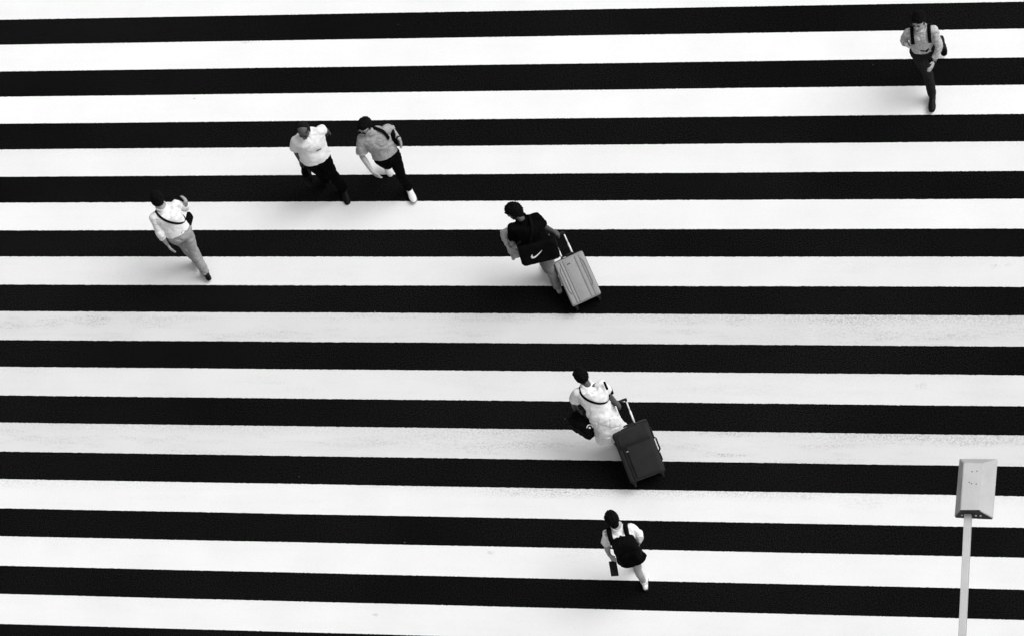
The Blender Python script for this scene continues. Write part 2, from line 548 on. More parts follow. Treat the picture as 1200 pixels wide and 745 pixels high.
def person(spec):
    """joints are solved from where they are seen, with fixed bone lengths"""
    ox, oy, sc = spec['o']
    H = spec.get('H', 1.70) / 1.70
    def P(uv):
        return ox + uv[0] / sc, oy + uv[1] / sc
    b = Body()
    b.H = H
    fw = yawv(spec['yaw'])
    sfw = yawv(spec.get('syaw', spec['yaw']))
    rt = fw.cross(UP)                    # person's right
    srt = sfw.cross(UP)
    srt = (srt + UP * spec.get('stilt', 0)).normalized()
    b.fw, b.rt, b.sfw, b.srt = fw, rt, sfw, srt
    b.pel = at(*P(spec['pelvis']), 0.92 * H)
    b.neck = reach(b.pel, 0.50 * H, *P(spec['neck']), 1.42 * H)
    b.spine = (b.neck - b.pel).normalized()
    b.head = reach(b.neck, 0.128 * H, *P(spec['head']), spec.get('headz', 1.57) * H)
    b.shR = b.neck + srt * 0.165 * H - b.spine * 0.055 * H
    b.shL = b.neck - srt * 0.165 * H - b.spine * 0.055 * H
    b.hipR = b.pel + rt * 0.088 * H
    b.hipL = b.pel - rt * 0.088 * H
    for sd_ in 'RL':
        sh = getattr(b, 'sh' + sd_)
        e, wv, tv = spec['arm' + sd_]
        el = reach(sh, 0.285 * H, *P(e[:2]), e[2] * H)
        wr = reach(el, 0.245 * H, *P(wv[:2]), wv[2] * H)
        tp = reach(wr, 0.17 * H, *P(tv[:2]), tv[2] * H)
        hp = getattr(b, 'hip' + sd_)
        kn_, an_ = spec['leg' + sd_]
        kn = reach(hp, 0.42 * H, *P(kn_[:2]), kn_[2] * H)
        an = reach(kn, 0.41 * H, *P(an_[:2]), an_[2] * H)
        if an.z < 0.075:
            an.z = 0.075
        setattr(b, 'el' + sd_, el)
        setattr(b, 'wr' + sd_, wr)
        setattr(b, 'tp' + sd_, tp)
        setattr(b, 'kn' + sd_, kn)
        setattr(b, 'an' + sd_, an)
    print('PERSON', spec['yaw'], 'neck %.2f head %.2f' % (b.neck.z, b.head.z), ' '.join('%s%s %.2f' % (j, s_, getattr(b, j + s_).z) for s_ in 'RL' for j in ('el', 'wr', 'tp', 'kn', 'an')))
    base = Vector(((b.anR.x + b.anL.x) / 2, (b.anR.y + b.anL.y) / 2, 0))
    b.root = empty('person', base, spec['label'], 'person')
    wd = spec.get('wide', 1.0)
    b.wd = wd
    skin = spec.get('skin', M_SKIN)

    # ---- torso rings
    def torso(off, t0=-0.12, t1=1.0, belly=0.0):
        prof = [(-0.14, .150, .098), (-0.02, .168, .112), (0.12, .160, .108), (0.30, .145, .103), (0.48, .150, .108), (0.66, .168, .118),
                (0.82, .172, .112), (0.92, .140, .088), (1.00, .070, .066), (1.06, .058, .060)]
        rings = []
        for t, rx, ry in prof:
            if t < t0 - 1e-6 or t > t1 + 1e-6:
                continue
            f = max(0, min(1, t))
            sdir_ = (rt * (1 - f) + srt * f).normalized()
            fdir_ = b.spine.cross(sdir_).normalized() * -1
            fdir_ = sdir_.cross(b.spine).normalized()
            if fdir_.dot(fw) < 0:
                fdir_ = -fdir_
            bel = belly * math.exp(-((t - 0.2) / 0.25) ** 2)
            c = b.pel.lerp(b.neck, t) + fdir_ * (bel * 0.5) - fdir_ * 0.01
            rings.append((c, sdir_ * ((rx * wd + bel * 0.3) * H + off), fdir_ * ((ry * wd + bel * 0.6) * H + off)))
        return rings
    b.torso = torso
    b.chest_fw = None

    # ---- skin body, one continuous surface
    bm = bmesh.new()
    loft(bm, torso(-0.016, -0.12, 0.82))
    limb(bm, [b.neck - b.spine * 0.06, b.neck, b.head - (b.head - b.neck) * 0.15], [0.046 * H, 0.050 * H, 0.051 * H])
    hu = (b.head - b.neck).normalized()
    hf = yawv(spec.get('hyaw', spec['yaw']))
    hf = (hf + UP * spec.get('nod', -0.15))
    hu = (hu + UP * 0.8).normalized()
    hf = (hf - hu * hf.dot(hu)).normalized()
    hs = hf.cross(hu)
    b.hf, b.hu, b.hs = hf, hu, hs
    k = H
    hr = Matrix((hs, hf, hu)).transposed()
    c = b.head + hu * 0.02
    sphere(bm, c + hu * 0.02 * k - hf * 0.008 * k, 1, (0.076 * k, 0.095 * k, 0.088 * k), hr, 24)
    sphere(bm, c - hu * 0.035 * k + hf * 0.022 * k, 1, (0.062 * k, 0.070 * k, 0.080 * k), hr, 24)
    sphere(bm, c - hu * 0.085 * k + hf * 0.060 * k, 1, (0.030 * k, 0.028 * k, 0.024 * k), hr)
    limb(bm, [c + hf * 0.086 * k + hu * 0.008 * k, c + hf * 0.103 * k - hu * 0.030 * k], [0.009 * k, 0.014 * k])
    for s_ in (-1, 1):
        sphere(bm, c + hs * s_ * 0.078 * k - hu * 0.012 * k - hf * 0.008 * k, 1, (0.010 * k, 0.018 * k, 0.030 * k), hr)
        sphere(bm, c + hs * s_ * 0.034 * k + hf * 0.078 * k + hu * 0.022 * k, 1, (0.024 * k, 0.012 * k, 0.008 * k), hr)
    for sd_ in 'RL':
        g_ = lambda j: getattr(b, j + sd_)
        limb(bm, [b.neck - b.spine * 0.05, g_('sh')], [0.050 * H, 0.052 * H])
        mid = g_('sh').lerp(g_('el'), 0.45)
        limb(bm, [g_('sh'), mid, g_('el')], [0.050 * H, 0.046 * H, 0.037 * H])
        fm = g_('el').lerp(g_('wr'), 0.3)
        limb(bm, [g_('el'), fm, g_('wr')], [0.037 * H, 0.039 * H, 0.025 * H])
        inward = (b.pel - g_('wr'))
        inward.z = 0
        nrm = spec.get('palm' + sd_, inward.normalized())
        hand(bm, g_('wr'), g_('tp'), nrm, spec.get('curl' + sd_, 0.45), 1 if sd_ == 'R' else -1, H * 1.02)
        limb(bm, [g_('hip'), g_('hip').lerp(g_('kn'), 0.5), g_('kn')], [0.078 * H, 0.068 * H, 0.052 * H])
        cf = g_('kn').lerp(g_('an'), 0.3) - fw * 0.012
        limb(bm, [g_('kn'), cf, g_('an')], [0.050 * H, 0.053 * H, 0.034 * H])
    # feet
    b.foot = {}
    for sd_ in 'RL':
        an = getattr(b, 'an' + sd_)
        fy = spec.get('foot' + sd_, (spec['yaw'], 0))
        fd = yawv(fy[0]) * math.cos(R(fy[1])) + UP * math.sin(R(fy[1]))
        fu = (UP - fd * fd.dot(UP)).normalized() if abs(fd.z) < 0.98 else yawv(fy[0]) * -math.copysign(1, fd.z)
        if abs(fd.z) < 0.98 and fd.z < -0.0:
            pass
        b.foot[sd_] = (an, fd, fu)
        heel = an - fd * 0.035 * H - fu * 0.045 * H
        ball = an + fd * 0.12 * H - fu * 0.05 * H
        toe = an + fd * 0.17 * H - fu * 0.056 * H
        limb(bm, [an, heel], [0.030 * H, 0.022 * H])
        limb(bm, [an - fu * 0.012 * H, ball - fu * 0.008, toe - fu * 0.004], [0.026 * H, 0.017 * H, 0.012 * H])
    b.body = fuse('body', bm, skin, b.root, 0.0055, 3)

    # ---- face features
    for s_ in (-1, 1):
        bm = bmesh.new()
        sphere(bm, c + hs * s_ * 0.033 * k + hf * 0.083 * k + hu * 0.004 * k, 1, (0.014 * k, 0.006 * k, 0.006 * k), hr)
        link('eye', bm, M_EYE, b.body)
        bm = bmesh.new()
        limb(bm, [c + hs * s_ * 0.016 * k + hf * 0.091 * k + hu * 0.024 * k, c + hs * s_ * 0.052 * k + hf * 0.076 * k + hu * 0.026 * k], [0.005 * k, 0.004 * k], n=8)
        link('eyebrow', bm, M_HAIR, b.body)
    bm = bmesh.new()
    limb(bm, [c - hs * 0.020 * k + hf * 0.086 * k - hu * 0.062 * k, c + hf * 0.093 * k - hu * 0.061 * k, c + hs * 0.020 * k + hf * 0.086 * k - hu * 0.062 * k], [0.003, 0.005, 0.003], n=8)
    link('mouth', bm, M_SKIN_D if skin is M_SKIN else M_EYE, b.body)

    # ---- hair
    bm = bmesh.new()
    bmesh.ops.create_uvsphere(bm, u_segments=96, v_segments=64, radius=1)
    line = spec.get('hairline', 0.42)
    for v in bm.verts:
        x_, y_, z_ = v.co
        # face window: forward and below the hairline; ears and nape stay clear below
        f = y_ - 0.15
        lim = line - 0.35 * abs(x_)
        inside = 0.0
        if f > 0:
            inside = max(0.0, min(1.0, (lim - z_ + 0.06) / 0.14)) * min(1.0, f / 0.18)
        low = max(0.0, min(1.0, (spec.get('nape', -0.55) - z_) / 0.15))
        inside = max(inside, low)
        bald = 0.0
        if spec.get('bald'):
            bald = max(0.0, min(1.0, (z_ - 0.35) / 0.2)) * max(0.0, min(1.0, (y_ + 0.12) / 0.2))
            inside = max(inside, bald)
        q_ = Vector((x_ * 3.2, y_ * 3.2, z_ * 3.2)) + Vector((spec['o'][0], 0, 0))
        nz = noise.noise(q_) * 0.10 + noise.noise(q_ * 2.6) * 0.08 + noise.noise(Vector((q_.x * 9, q_.y * 3.5, q_.z * 3.5))) * 0.07
        vol = spec.get('vol', 1.0)
        rad = (1.0 + (0.13 * vol + nz * vol)) * (1 - inside) + 0.84 * inside
        v.co = Vector((x_ * 0.079 * k, y_ * 0.100 * k, z_ * 0.097 * k)) * rad
        v.co = c + hu * 0.020 * k - hf * 0.010 * k + hr @ v.co
    if spec.get('hair_extra'):
        spec['hair_extra'](b, bm, c, hf, hu, hs)
    if spec.get('nape_hair'):
        sphere(bm, c - hu * 0.060 * k - hf * 0.055 * k, 1, (0.060 * k, 0.045 * k, 0.058 * k), hr, 24)
    b.hair = link('hair', bm, spec.get('hairmat', M_HAIR), b.root)
    b.hc = c
    return b


def shirt(b, material, sleeve=(0.95, 0.95), loose=0.0, hem=0.10, seed=1, belly=0.0, name='shirt', flare=None, collar=True, amp=0.010):
    bm = bmesh.new()
    off = 0.010 + loose
    rings = b.torso(off, hem, 0.93, belly)
    if flare:
        c0, a0, b0 = rings[0]
        extra = []
        for dist, grow, push in reversed(flare):
            extra.append((c0 - UP * dist + b.fw * push, a0 * grow, b0 * grow))
        rings = extra + rings
    rings = rings + [(b.neck - b.spine * 0.022 - b.sfw * 0.008, b.srt * 0.094 * b.H, b.sfw * 0.086 * b.H), (b.neck + b.spine * 0.030, b.srt * 0.070 * b.H, b.sfw * 0.068 * b.H)]
    loft(bm, rings, 28)
    H = b.H
    for sd_, sl in zip('RL', sleeve):
        sh, el, wr = (getattr(b, j + sd_) for j in ('sh', 'el', 'wr'))
        limb(bm, [b.neck - b.spine * 0.06, sh], [0.062 * H, 0.057 * H + loose * 0.6])
        if sl <= 1:
            limb(bm, [sh, sh.lerp(el, sl)], [0.057 * H + loose * 0.6, 0.058 * H + loose * 1.5], ball_end=False)
        else:
            limb(bm, [sh, el, el.lerp(wr, sl - 1)], [0.056 * H + loose * 0.6, 0.050 * H + loose, 0.040 * H + loose], ball_end=False)
    o = fuse(name, bm, material, b.root, 0.0065, 4, amp, 8, seed)
    if collar:
        bm = bmesh.new()
        pts, wds = [], []
        for i in range(33):
            a = math.pi * 2 * (i / 32)
            a2 = a + math.pi / 2
            dr = b.srt * math.cos(a2) + b.sfw * math.sin(a2)
            pts.append(b.neck + b.spine * (0.040 - 0.02 * max(0, math.sin(a2))) + dr * 0.068 * H + b.sfw * 0.004)
            wds.append(UP + dr * 0.5)
        ribbon(bm, pts, wds, 0.034, 0.006)
        link('collar', bm, material, o)
    return o


def trousers(b, material, seed=1, loose=0.0, name='trousers', length=1.0, top=0.31):
    bm = bmesh.new()
    H = b.H
    loft(bm, b.torso(0.006 + loose, -0.15, top), 28)
    for sd_ in 'RL':
        hp, kn, an = (getattr(b, j + sd_) for j in ('hip', 'kn', 'an'))
        md = hp.lerp(kn, 0.5)
        limb(bm, [hp, md, kn], [0.092 * H * b.wd ** 0.5 + loose, 0.082 * H + loose, 0.066 * H + loose])
        limb(bm, [kn, kn.lerp(an, 0.5) - b.fw * 0.008, kn.lerp(an, length)], [0.066 * H + loose, 0.062 * H + loose, 0.056 * H + loose], ball_end=False)
    return fuse(name, bm, material, b.root, 0.0065, 4, 0.009, 10, seed)


def belt(b, material, t=0.12):
    rr = b.torso(0.014, -0.02, 0.30)
    c, a, d = rr[1]
    bm = bmesh.new()
    pts = [c + a * math.cos(x_ * math.pi / 16) + d * math.sin(x_ * math.pi / 16) for x_ in range(33)]
    ribbon(bm, pts, b.spine.copy(), 0.035, 0.006)
    return link('belt', bm, material, b.root)


def shoes(b, material, sole=None):
    H = b.H
    for sd_ in 'RL':
        an, fd, fu = b.foot[sd_]
        s = fd.cross(fu)
        bm = bmesh.new()
        prof = [(-0.085, 0.018, 0.020, 0.035), (-0.070, 0.032, 0.036, 0.040), (-0.03, 0.036, 0.046, 0.038), (0.02, 0.039, 0.050, 0.036), (0.06, 0.042, 0.042, 0.044),
                (0.11, 0.048, 0.032, 0.053), (0.155, 0.046, 0.026, 0.058), (0.19, 0.034, 0.017, 0.064), (0.208, 0.016, 0.010, 0.068)]
        loft(bm, [(an + fd * x_ * H - fu * dz * H, s * rx * H, fu * rz * H) for x_, rx, rz, dz in prof], 20)
        limb(bm, [an + fu * 0.01, an - fu * 0.03], [0.040 * H, 0.042 * H])
        o = fuse('shoe', bm, material, b.root, 0.005, 3)
        bm = bmesh.new()
        vv = []
        outl = [(-0.088, 0), (-0.075, .028), (-0.03, .036), (0.04, .036), (0.11, .048), (0.16, .046), (0.195, .034), (0.213, 0)]
        poly = outl + [(x_, -y_) for x_, y_ in outl[-2:0:-1]]
        lo = [bm.verts.new(an + fd * x_ * H + s * y_ * H - fu * 0.088 * H) for x_, y_ in poly]
        hi = [bm.verts.new(an + fd * x_ * H + s * y_ * H - fu * 0.066 * H) for x_, y_ in poly]
        bm.faces.new(lo[::-1])
        bm.faces.new(hi)
        for i in range(len(lo)):
            j = (i + 1) % len(lo)
            bm.faces.new((lo[i], lo[j], hi[j], hi[i]))
        link('sole', bm, sole or M_RUB, o, False)


def torso_bvh(b, off, belly=0.0, arms=False):
    bm = bmesh.new()
    loft(bm, b.torso(off, -0.15, 1.06, belly), 28)
    for sd_ in 'RL':
        limb(bm, [b.neck - b.spine * 0.05, getattr(b, 'sh' + sd_)], [0.062 * b.H, 0.070 * b.H])
    t = BVHTree.FromBMesh(bm)
    bm.free()
    return t


def wrap(tree, c, u, v, a0, a1, n=40, off=0.006):
    """points of a strap lying on the body in the plane (u, v) through c"""
    pts = []
    for i in range(n + 1):
        a = R(a0 + (a1 - a0) * i / n)
        d = u * math.cos(a) + v * math.sin(a)
        hit = tree.ray_cast(c + d * 0.9, -d)
        if hit[0] is not None:
            pts.append(hit[0] + d * off)
    # smooth
    for _ in range(4):
        pts = [pts[0]] + [(pts[i - 1] + pts[i] * 2 + pts[i + 1]) / 4 for i in range(1, len(pts) - 1)] + [pts[-1]]
    return pts


def strap(name, tree, c, p, q_, a0, a1, width, material, parent, off=0.006, thick=0.005):
    """strap in the plane through c containing directions p and q_"""
    u = p.normalized()
    nn = u.cross(q_).normalized()
    v = nn.cross(u).normalized()
    pts = wrap(tree, c, u, v, a0, a1, off=off)
    bm = bmesh.new()
    ribbon(bm, pts, nn, width, thick)
    return link(name, bm, material, parent), pts


def pouch(name, c, ax, ay, az, sx, sy, sz, material, parent, amp=0.006, seed=3, bev=0.35):
    """soft stuffed bag body"""
    bm = bmesh.new()
    box(bm, c, ax, ay, az, sx, sy, sz, min(sx, sy, sz) * bev, 3)
    return fuse(name, bm, material, parent, 0.0075, 5, amp, 10, seed)


def ray_ground(z=0):
    return None


# photo views are given as (origin x, origin y, enlargement)
V1 = (150, 210, 5.733)
V2 = (325, 130, 6.478)
V3 = (405, 130, 6.474)
V4 = (575, 225, 5.138)
V5 = (650, 420, 4.657)
V6 = (690, 590, 6.77)
V7 = (1040, 5, 5.52)


def atv(V, u, v, z):
    return at(V[0] + u / V[2], V[1] + v / V[2], z)


# ---- 1 man in white shirt and grey chinos, seen from behind
b = person(dict(o=V1, yaw=125, label='man in white long-sleeved shirt and light grey trousers walking away, crossbody bag at his hip',
                pelvis=(345, 362), neck=(232, 196), head=(199, 142), hyaw=125, vol=1.0, nape=-0.75,
                armR=((385, 190, 1.15), (388, 150, 1.25), (376, 118, 1.3)),
                armL=((220, 375, 1.15), (262, 435, 0.95), (308, 500, 0.82)),
                legR=((440, 485, 0.5), (520, 628, 0.11)), footR=(125, -18),
                legL=((350, 415, 0.52), (455, 535, 0.22)), footL=(125, -35)))
shirt(b, M_WHITE, (1.45, 1.35), 0.010, seed=1)
trousers(b, M_KHAKI, 1, 0.004)
shoes(b, M_SHOE)
tree = torso_bvh(b, 0.026)
bc = atv(V1, 410, 272, 0.98)
bag = empty('shoulder_bag', bc - UP * 0.08, 'small black crossbody bag on the right hip of the man in light grey trousers', 'shoulder bag')
sL = b.neck - b.srt * 0.085
hR = b.pel + b.rt * 0.17 + b.spine * 0.17
cc = (sL + hR) / 2
strap('strap', tree, cc, (sL - cc), b.fw, 0, 360, 0.034, M_NYLON, bag, off=0.008)
pouch('bag_body', bc, (b.rt * 0.75 - b.fw * 0.65).normalized(), b.spine, (b.fw * 0.75 + b.rt * 0.65).normalized(), 0.055, 0.12, 0.17, M_NYLON, bag, 0.003)

tr1 = [o for o in b.root.children if o.name.startswith('trousers')][0]
tb = BVHTree.FromPolygons([v.co.copy() for v in tr1.data.vertices], [tuple(p.vertices) for p in tr1.data.polygons])
pts = []
for i in range(6):
    q_ = atv(V1, 384 + 3.6 * i, 340 - 4.5 * i, 1.0)
    dd = (q_ - CAM).normalized()
    hit = tb.ray_cast(q_ - dd * 1.0, dd)
    if hit[0] is not None:
        pts.append(hit[0] - dd * 0.003)
if len(pts) > 2:
    bm = bmesh.new()
    ribbon(bm, pts, UP, 0.016, 0.004)
    link('pocket_opening', bm, M_GRIME, tr1)

# ---- 2 man in white short-sleeved shirt, thinning hair
b = person(dict(o=V2, yaw=-75, syaw=-66, label='stout balding man in white short-sleeved shirt and black trousers carrying a black bag', wide=1.12,
                pelvis=(296, 362), neck=(220, 172), head=(203, 156), hyaw=-85, nod=-0.25, bald=True, hairline=0.6, vol=0.7, hairmat=M_HAIRG, skin=M_SKIN_D, headz=1.58,
                armR=((140, 300, 1.15), (172, 375, 0.92), (190, 412, 0.78)),
                armL=((348, 140, 1.15), (378, 152, 1.0), (366, 170, 0.9)),
                legR=((318, 455, 0.5), (365, 520, 0.25)), footR=(-78, -40),
                legL=((418, 478, 0.5), (502, 592, 0.10)), footL=(-70, 0)))
sh = shirt(b, M_WHITE, (0.72, 0.62), 0.014, seed=2, belly=0.05)
trousers(b, M_BLKC, 2, 0.008)
shoes(b, M_SHOE)
B2 = b

# ---- 3 man in grey t-shirt striding
b = person(dict(o=V3, yaw=-62, label='striding man in grey t-shirt, black trousers and white shoes', syaw=-68,
                pelvis=(315, 345), neck=(196, 160), head=(152, 128), hyaw=-105, nod=-0.3, vol=1.15, headz=1.56, hairline=0.5,
                armR=((125, 345, 1.15), (205, 465, 1.0), (262, 520, 0.85)),
                armL=((345, 142, 1.2), (408, 215, 1.15), (430, 268, 1.05)),
                legR=((322, 410, 0.45), (300, 400, 0.28)), footR=(-62, -45),
                legL=((420, 490, 0.5), (478, 586, 0.10)), footL=(-62, 8)))
sh = shirt(b, M_GREYT, (0.8, 0.8), 0.014, seed=3, collar=False)
trousers(b, M_BLKC, 3, 0.0)
shoes(b, M_SHOEW, M_SHOEG)
B3 = b

# ---- 4 man in black with silver case
b = person(dict(o=V4, yaw=118, label='man in black t-shirt and grey trousers towing the silver suitcase',
                pelvis=(300, 325), neck=(190, 168), head=(134, 114), hyaw=190, nod=-0.55, vol=1.45, nape=-0.7, nape_hair=True, skin=M_SKIN_D, headz=1.56,
                armR=((310, 205, 1.15), (385, 242, 1.0), (425, 262, 0.93)), curlR=1.1,
                armL=((140, 300, 1.15), (120, 320, 1.05), (105, 320, 1.05)),
                legR=((350, 440, 0.5), (402, 568, 0.09)), footR=(118, 0),
                legL=((290, 360, 0.52), (350, 475, 0.09)), footL=(118, 0)))
shirt(b, M_BLKC, (0.85, 0.85), 0.016, seed=4, hem=-0.14)
trousers(b, M_GREYP, 4, 0.004)
shoes(b, M_SHOEG)
B4 = b

# ---- 5 woman in white dress with charcoal case
b = person(dict(o=V5, yaw=112, H=1.64, label='woman in loose white dress with short black hair towing the charcoal suitcase',
                pelvis=(265, 310), neck=(180, 146), head=(146, 96), hyaw=130, nod=-0.15, vol=1.25, skin=M_SKIN_D, nape=-0.8,
                armR=((295, 200, 1.15), (340, 245, 1.0), (368, 262, 0.92)), curlR=1.1,
                armL=((105, 245, 1.15), (120, 285, 0.98), (140, 300, 0.88)),
                legR=((320, 420, 0.5), (380, 510, 0.08)), footR=(112, 0),
                legL=((300, 380, 0.5), (350, 440, 0.09)), footL=(112, 0)))
shirt(b, M_WHITE2, (0.6, 0.6), 0.018, seed=5, collar=False, name='dress', amp=0.013, hem=-0.14,
      flare=[(0.10, 1.12, 0.0), (0.28, 1.25, 0.0), (0.46, 1.32, 0.0)])
shoes(b, M_SHOE)
B5 = b

# ---- 6 schoolgirl
b = person(dict(o=V6, yaw=105, H=1.58, label='girl in white blouse, short black skirt and white shoes wearing a black backpack',
                pelvis=(318, 392), neck=(228, 192), head=(190, 128), hyaw=115, nod=-0.4, vol=1.2, nape=-0.85, nape_hair=True,
                armR=((415, 262, 1.15), (405, 300, 1.1), (385, 300, 1.1)),
                armL=((142, 345, 1.15), (162, 405, 0.95), (205, 445, 0.82)),
                legR=((385, 520, 0.45), (442, 625, 0.12)), footR=(105, -14),
                legL=((330, 440, 0.48), (385, 465, 0.09)), footL=(105, 0)))
shirt(b, M_WHITE, (0.78, 0.66), 0.012, seed=6)
B6 = b
shoes(b, M_SHOEW, M_RUB)
bm = bmesh.new()
for sd_ in 'RL':
    an, kn = getattr(b, 'an' + sd_), getattr(b, 'kn' + sd_)
    b2 = bmesh.new()
    limb(b2, [an - (an - kn) * 0.0, an.lerp(kn, 0.16)], [0.040, 0.045], ball_end=False)
    fuse('sock', b2, M_WHITE, b.root, 0.006, 2)
bm.free()
bm = bmesh.new()
rings = b.torso(0.012, -0.02, 0.30)
c0, a0, b0 = rings[0]
sk = [(c0 - UP * 0.17 + b.fw * 0.02, a0 * 1.14, b0 * 1.3), (c0 - UP * 0.12, a0 * 1.1, b0 * 1.18)] + rings
loft(bm, sk, 28)
fuse('skirt', bm, M_BLKC, b.root, 0.007, 3, 0.008, 11, 6)

# ---- 7 man upper right
b = person(dict(o=V7, yaw=-88, wide=0.92, syaw=-84, label='man in pale patterned shirt and dark trousers striding forward, backpack straps over his shoulders',
                pelvis=(232, 300), neck=(214, 160), head=(202, 118), hyaw=-100, nod=-0.15, vol=1.35, headz=1.57, hairline=0.5,
                armR=((105, 232, 1.2), (118, 262, 1.15), (135, 262, 1.15)),
                armL=((335, 270, 1.12), (300, 375, 0.98), (272, 440, 0.86)),
                legR=((262, 455, 0.5), (288, 590, 0.10)), footR=(-88, 5),
                legL=((290, 330, 0.42), (352, 262, 0.3)), footL=(-80, -62)))
shirt(b, M_CHECK, (1.75, 1.75), 0.004, seed=7)
trousers(b, M_DARKP, 7, 0.002)
shoes(b, M_SHOE)
B7 = b


# ------------------------------------------------------------------ things they carry
def shoulder_straps(b, tree, root, mt, width=0.05, sides=(-1, 1), a0=-120, a1=110, x=0.095, off=0.012):
    for s_ in sides:
        c = b.pel.lerp(b.neck, 0.72) + b.srt * (x * s_)
        strap('shoulder_strap', tree, c, b.spine, b.sfw, a0, a1, width, mt, root, off=off, thick=0.012)


# black briefcase in the balding man's hand
b = B2
c = b.tpR.lerp(b.wrR, 0.35)
bag = empty('carried_bag', Vector((c.x, c.y, 0.35)), 'slim black bag hanging from the hand of the balding man', 'bag')
ax = b.fw
pouch('bag_body', c + ax * 0.03 - UP * 0.24, b.rt, ax, UP, 0.09, 0.25, 0.28, M_NYLON, bag, 0.006, 8)
bm = bmesh.new()
limb(bm, [c + ax * 0.10 - UP * 0.11, c + ax * 0.05, c - ax * 0.05, c - ax * 0.07 - UP * 0.11], [0.008] * 4, n=8)
link('handle', bm, M_NYLON, bag)
# print above the shirt pocket
bm = bmesh.new()
tr = torso_bvh(b, 0.026, 0.05)
cp = b.pel.lerp(b.neck, 0.62) - b.srt * 0.085
hit = tr.ray_cast(cp + b.sfw * 0.8, -b.sfw)[0]
pts = [hit + b.sfw * 0.012 + b.srt * (0.035 - 0.014 * i) + UP * 0.000 for i in range(6)]
ribbon(bm, pts, (b.spine), 0.013, 0.006)
link('pocket_print', bm, M_GRIME, [o for o in b.root.children if o.name.startswith('shirt')][0])

# black bag slung on the striding man's left shoulder
b = B3
tree = torso_bvh(b, 0.022)
c = b.pel.lerp(b.neck, 0.42) - b.srt * 0.185 - b.sfw * 0.13
bag = empty('slung_bag', Vector((c.x, c.y, c.z - 0.17)), 'black bag slung behind the left arm of the striding man in grey t-shirt', 'shoulder bag')
strap('shoulder_strap', tree, b.pel.lerp(b.neck, 0.72) - b.srt * 0.07, b.spine, (b.sfw * 0.62 - b.srt * 0.78), -150, 100, 0.045, M_NYLON, bag, off=0.012, thick=0.012)
pouch('bag_body', c, b.srt, b.sfw, UP, 0.11, 0.22, 0.30, M_NYLON, bag, 0.008, 9)
bm = bmesh.new()
k = 1
hf, hu, hs, c = b.hf, b.hu, b.hs, b.hc
for s_ in (-1, 1):
    sphere(bm, c + hs * s_ * 0.034 + hf * 0.092 + hu * 0.000, 1, (0.026, 0.008, 0.020), Matrix((hs, hf, hu)).transposed())
    limb(bm, [c + hs * s_ * 0.058 + hf * 0.085 + hu * 0.004, c + hs * s_ * 0.078 + hf * 0.0 + hu * 0.0], [0.004, 0.004], n=8)
limb(bm, [c - hs * 0.02 + hf * 0.1, c + hs * 0.02 + hf * 0.1], [0.004, 0.004], n=8)
link('glasses', bm, M_NYLON, b.root)
bm = bmesh.new()
limb(bm, [b.wrL.lerp(b.elL, 0.04), b.wrL.lerp(b.elL, 0.13)], [0.032, 0.032], False, False)
link('wristwatch', bm, M_RUB, b.root)

# big black bag with the white swoosh, across the back of the man in black
b = B4
tree = torso_bvh(b, 0.03)
c = atv(V4, 290, 366, 1.04)
aw = Vector((math.cos(R(15)), math.sin(R(15)), 0))
au = (UP * 0.80 + b.fw * 0.55)
au = (au - aw * au.dot(aw)).normalized()
an_ = aw.cross(au)
if an_.z < 0:
    an_ = -an_
bag = empty('sports_bag', Vector((c.x, c.y, 0.74)), 'big black sports bag with a white swoosh on the back of the man in black', 'sports bag')
bb = pouch('bag_body', c - an_ * 0.06, aw, au, an_, 0.50, 0.30, 0.17, M_NYLON, bag, 0.005, 10, 0.3)
sw = [(1.0, .62), (.8, .47), (.6, .335), (.42, .225), (.32, .175), (.25, .16), (.19, .19), (.165, .27), (.19, .42), (.09, .31), (.03, .19), (.035, .08), (.10, .015), (.2, .0), (.32, .03), (.46, .11), (.6, .21), (.8, .38)]
tb = BVHTree.FromPolygons([v.co.copy() for v in bb.data.vertices], [tuple(p.vertices) for p in bb.data.polygons])
sc_ = 0.175
org = c + an_ * 0.3 - aw * 0.115 - au * 0.050
bm = bmesh.new()
flat = bmesh.new()
vs_ = [flat.verts.new((x_, y_, 0)) for x_, y_ in sw]
flat.faces.new(vs_)
bmesh.ops.triangulate(flat, faces=flat.faces[:])
bmesh.ops.subdivide_edges(flat, edges=flat.edges[:], cuts=3, use_grid_fill=True)
bmesh.ops.triangulate(flat, faces=flat.faces[:])
mp_ = {}
for v in flat.verts:
    p = org + aw * (v.co.x * sc_) + au * (v.co.y * sc_ * 0.85)
    hit = tb.ray_cast(p, -an_)
    mp_[v.index] = bm.verts.new((hit[0] if hit[0] is not None else p - an_ * 0.28) + an_ * 0.005)
flat.verts.index_update()
for i, v in enumerate(flat.verts):
    pass
flat.verts.ensure_lookup_table()
vl = list(mp_.values())
idx = {v: i for i, v in enumerate(flat.verts)}
for f in flat.faces:
    try:
        bm.faces.new([vl[idx[v]] for v in f.verts])
    except ValueError:
        pass
flat.free()
link('swoosh', bm, M_LOGOW, bb)
for s_ in (-1, 1):
    bm = bmesh.new()
    limb(bm, [c + aw * 0.24 * s_ + au * 0.10, c + aw * 0.24 * s_ - au * 0.10], [0.012, 0.012], n=8)
    link('piping', bm, M_NYLON, bb)
sR = b.neck + b.srt * 0.09
hL = b.pel - b.rt * 0.17 + b.spine * 0.12
cc = (sR + hL) / 2
strap('strap', tree, cc, (sR - cc), b.fw, 0, 360, 0.04, M_NYLON, bag, off=0.010)
bm = bmesh.new()
tg = atv(V4, 350, 272, 1.0)
box(bm, tg, aw, au, an_, 0.035, 0.075, 0.006, 0.002)
link('luggage_tag', bm, M_LOGOW, bag)

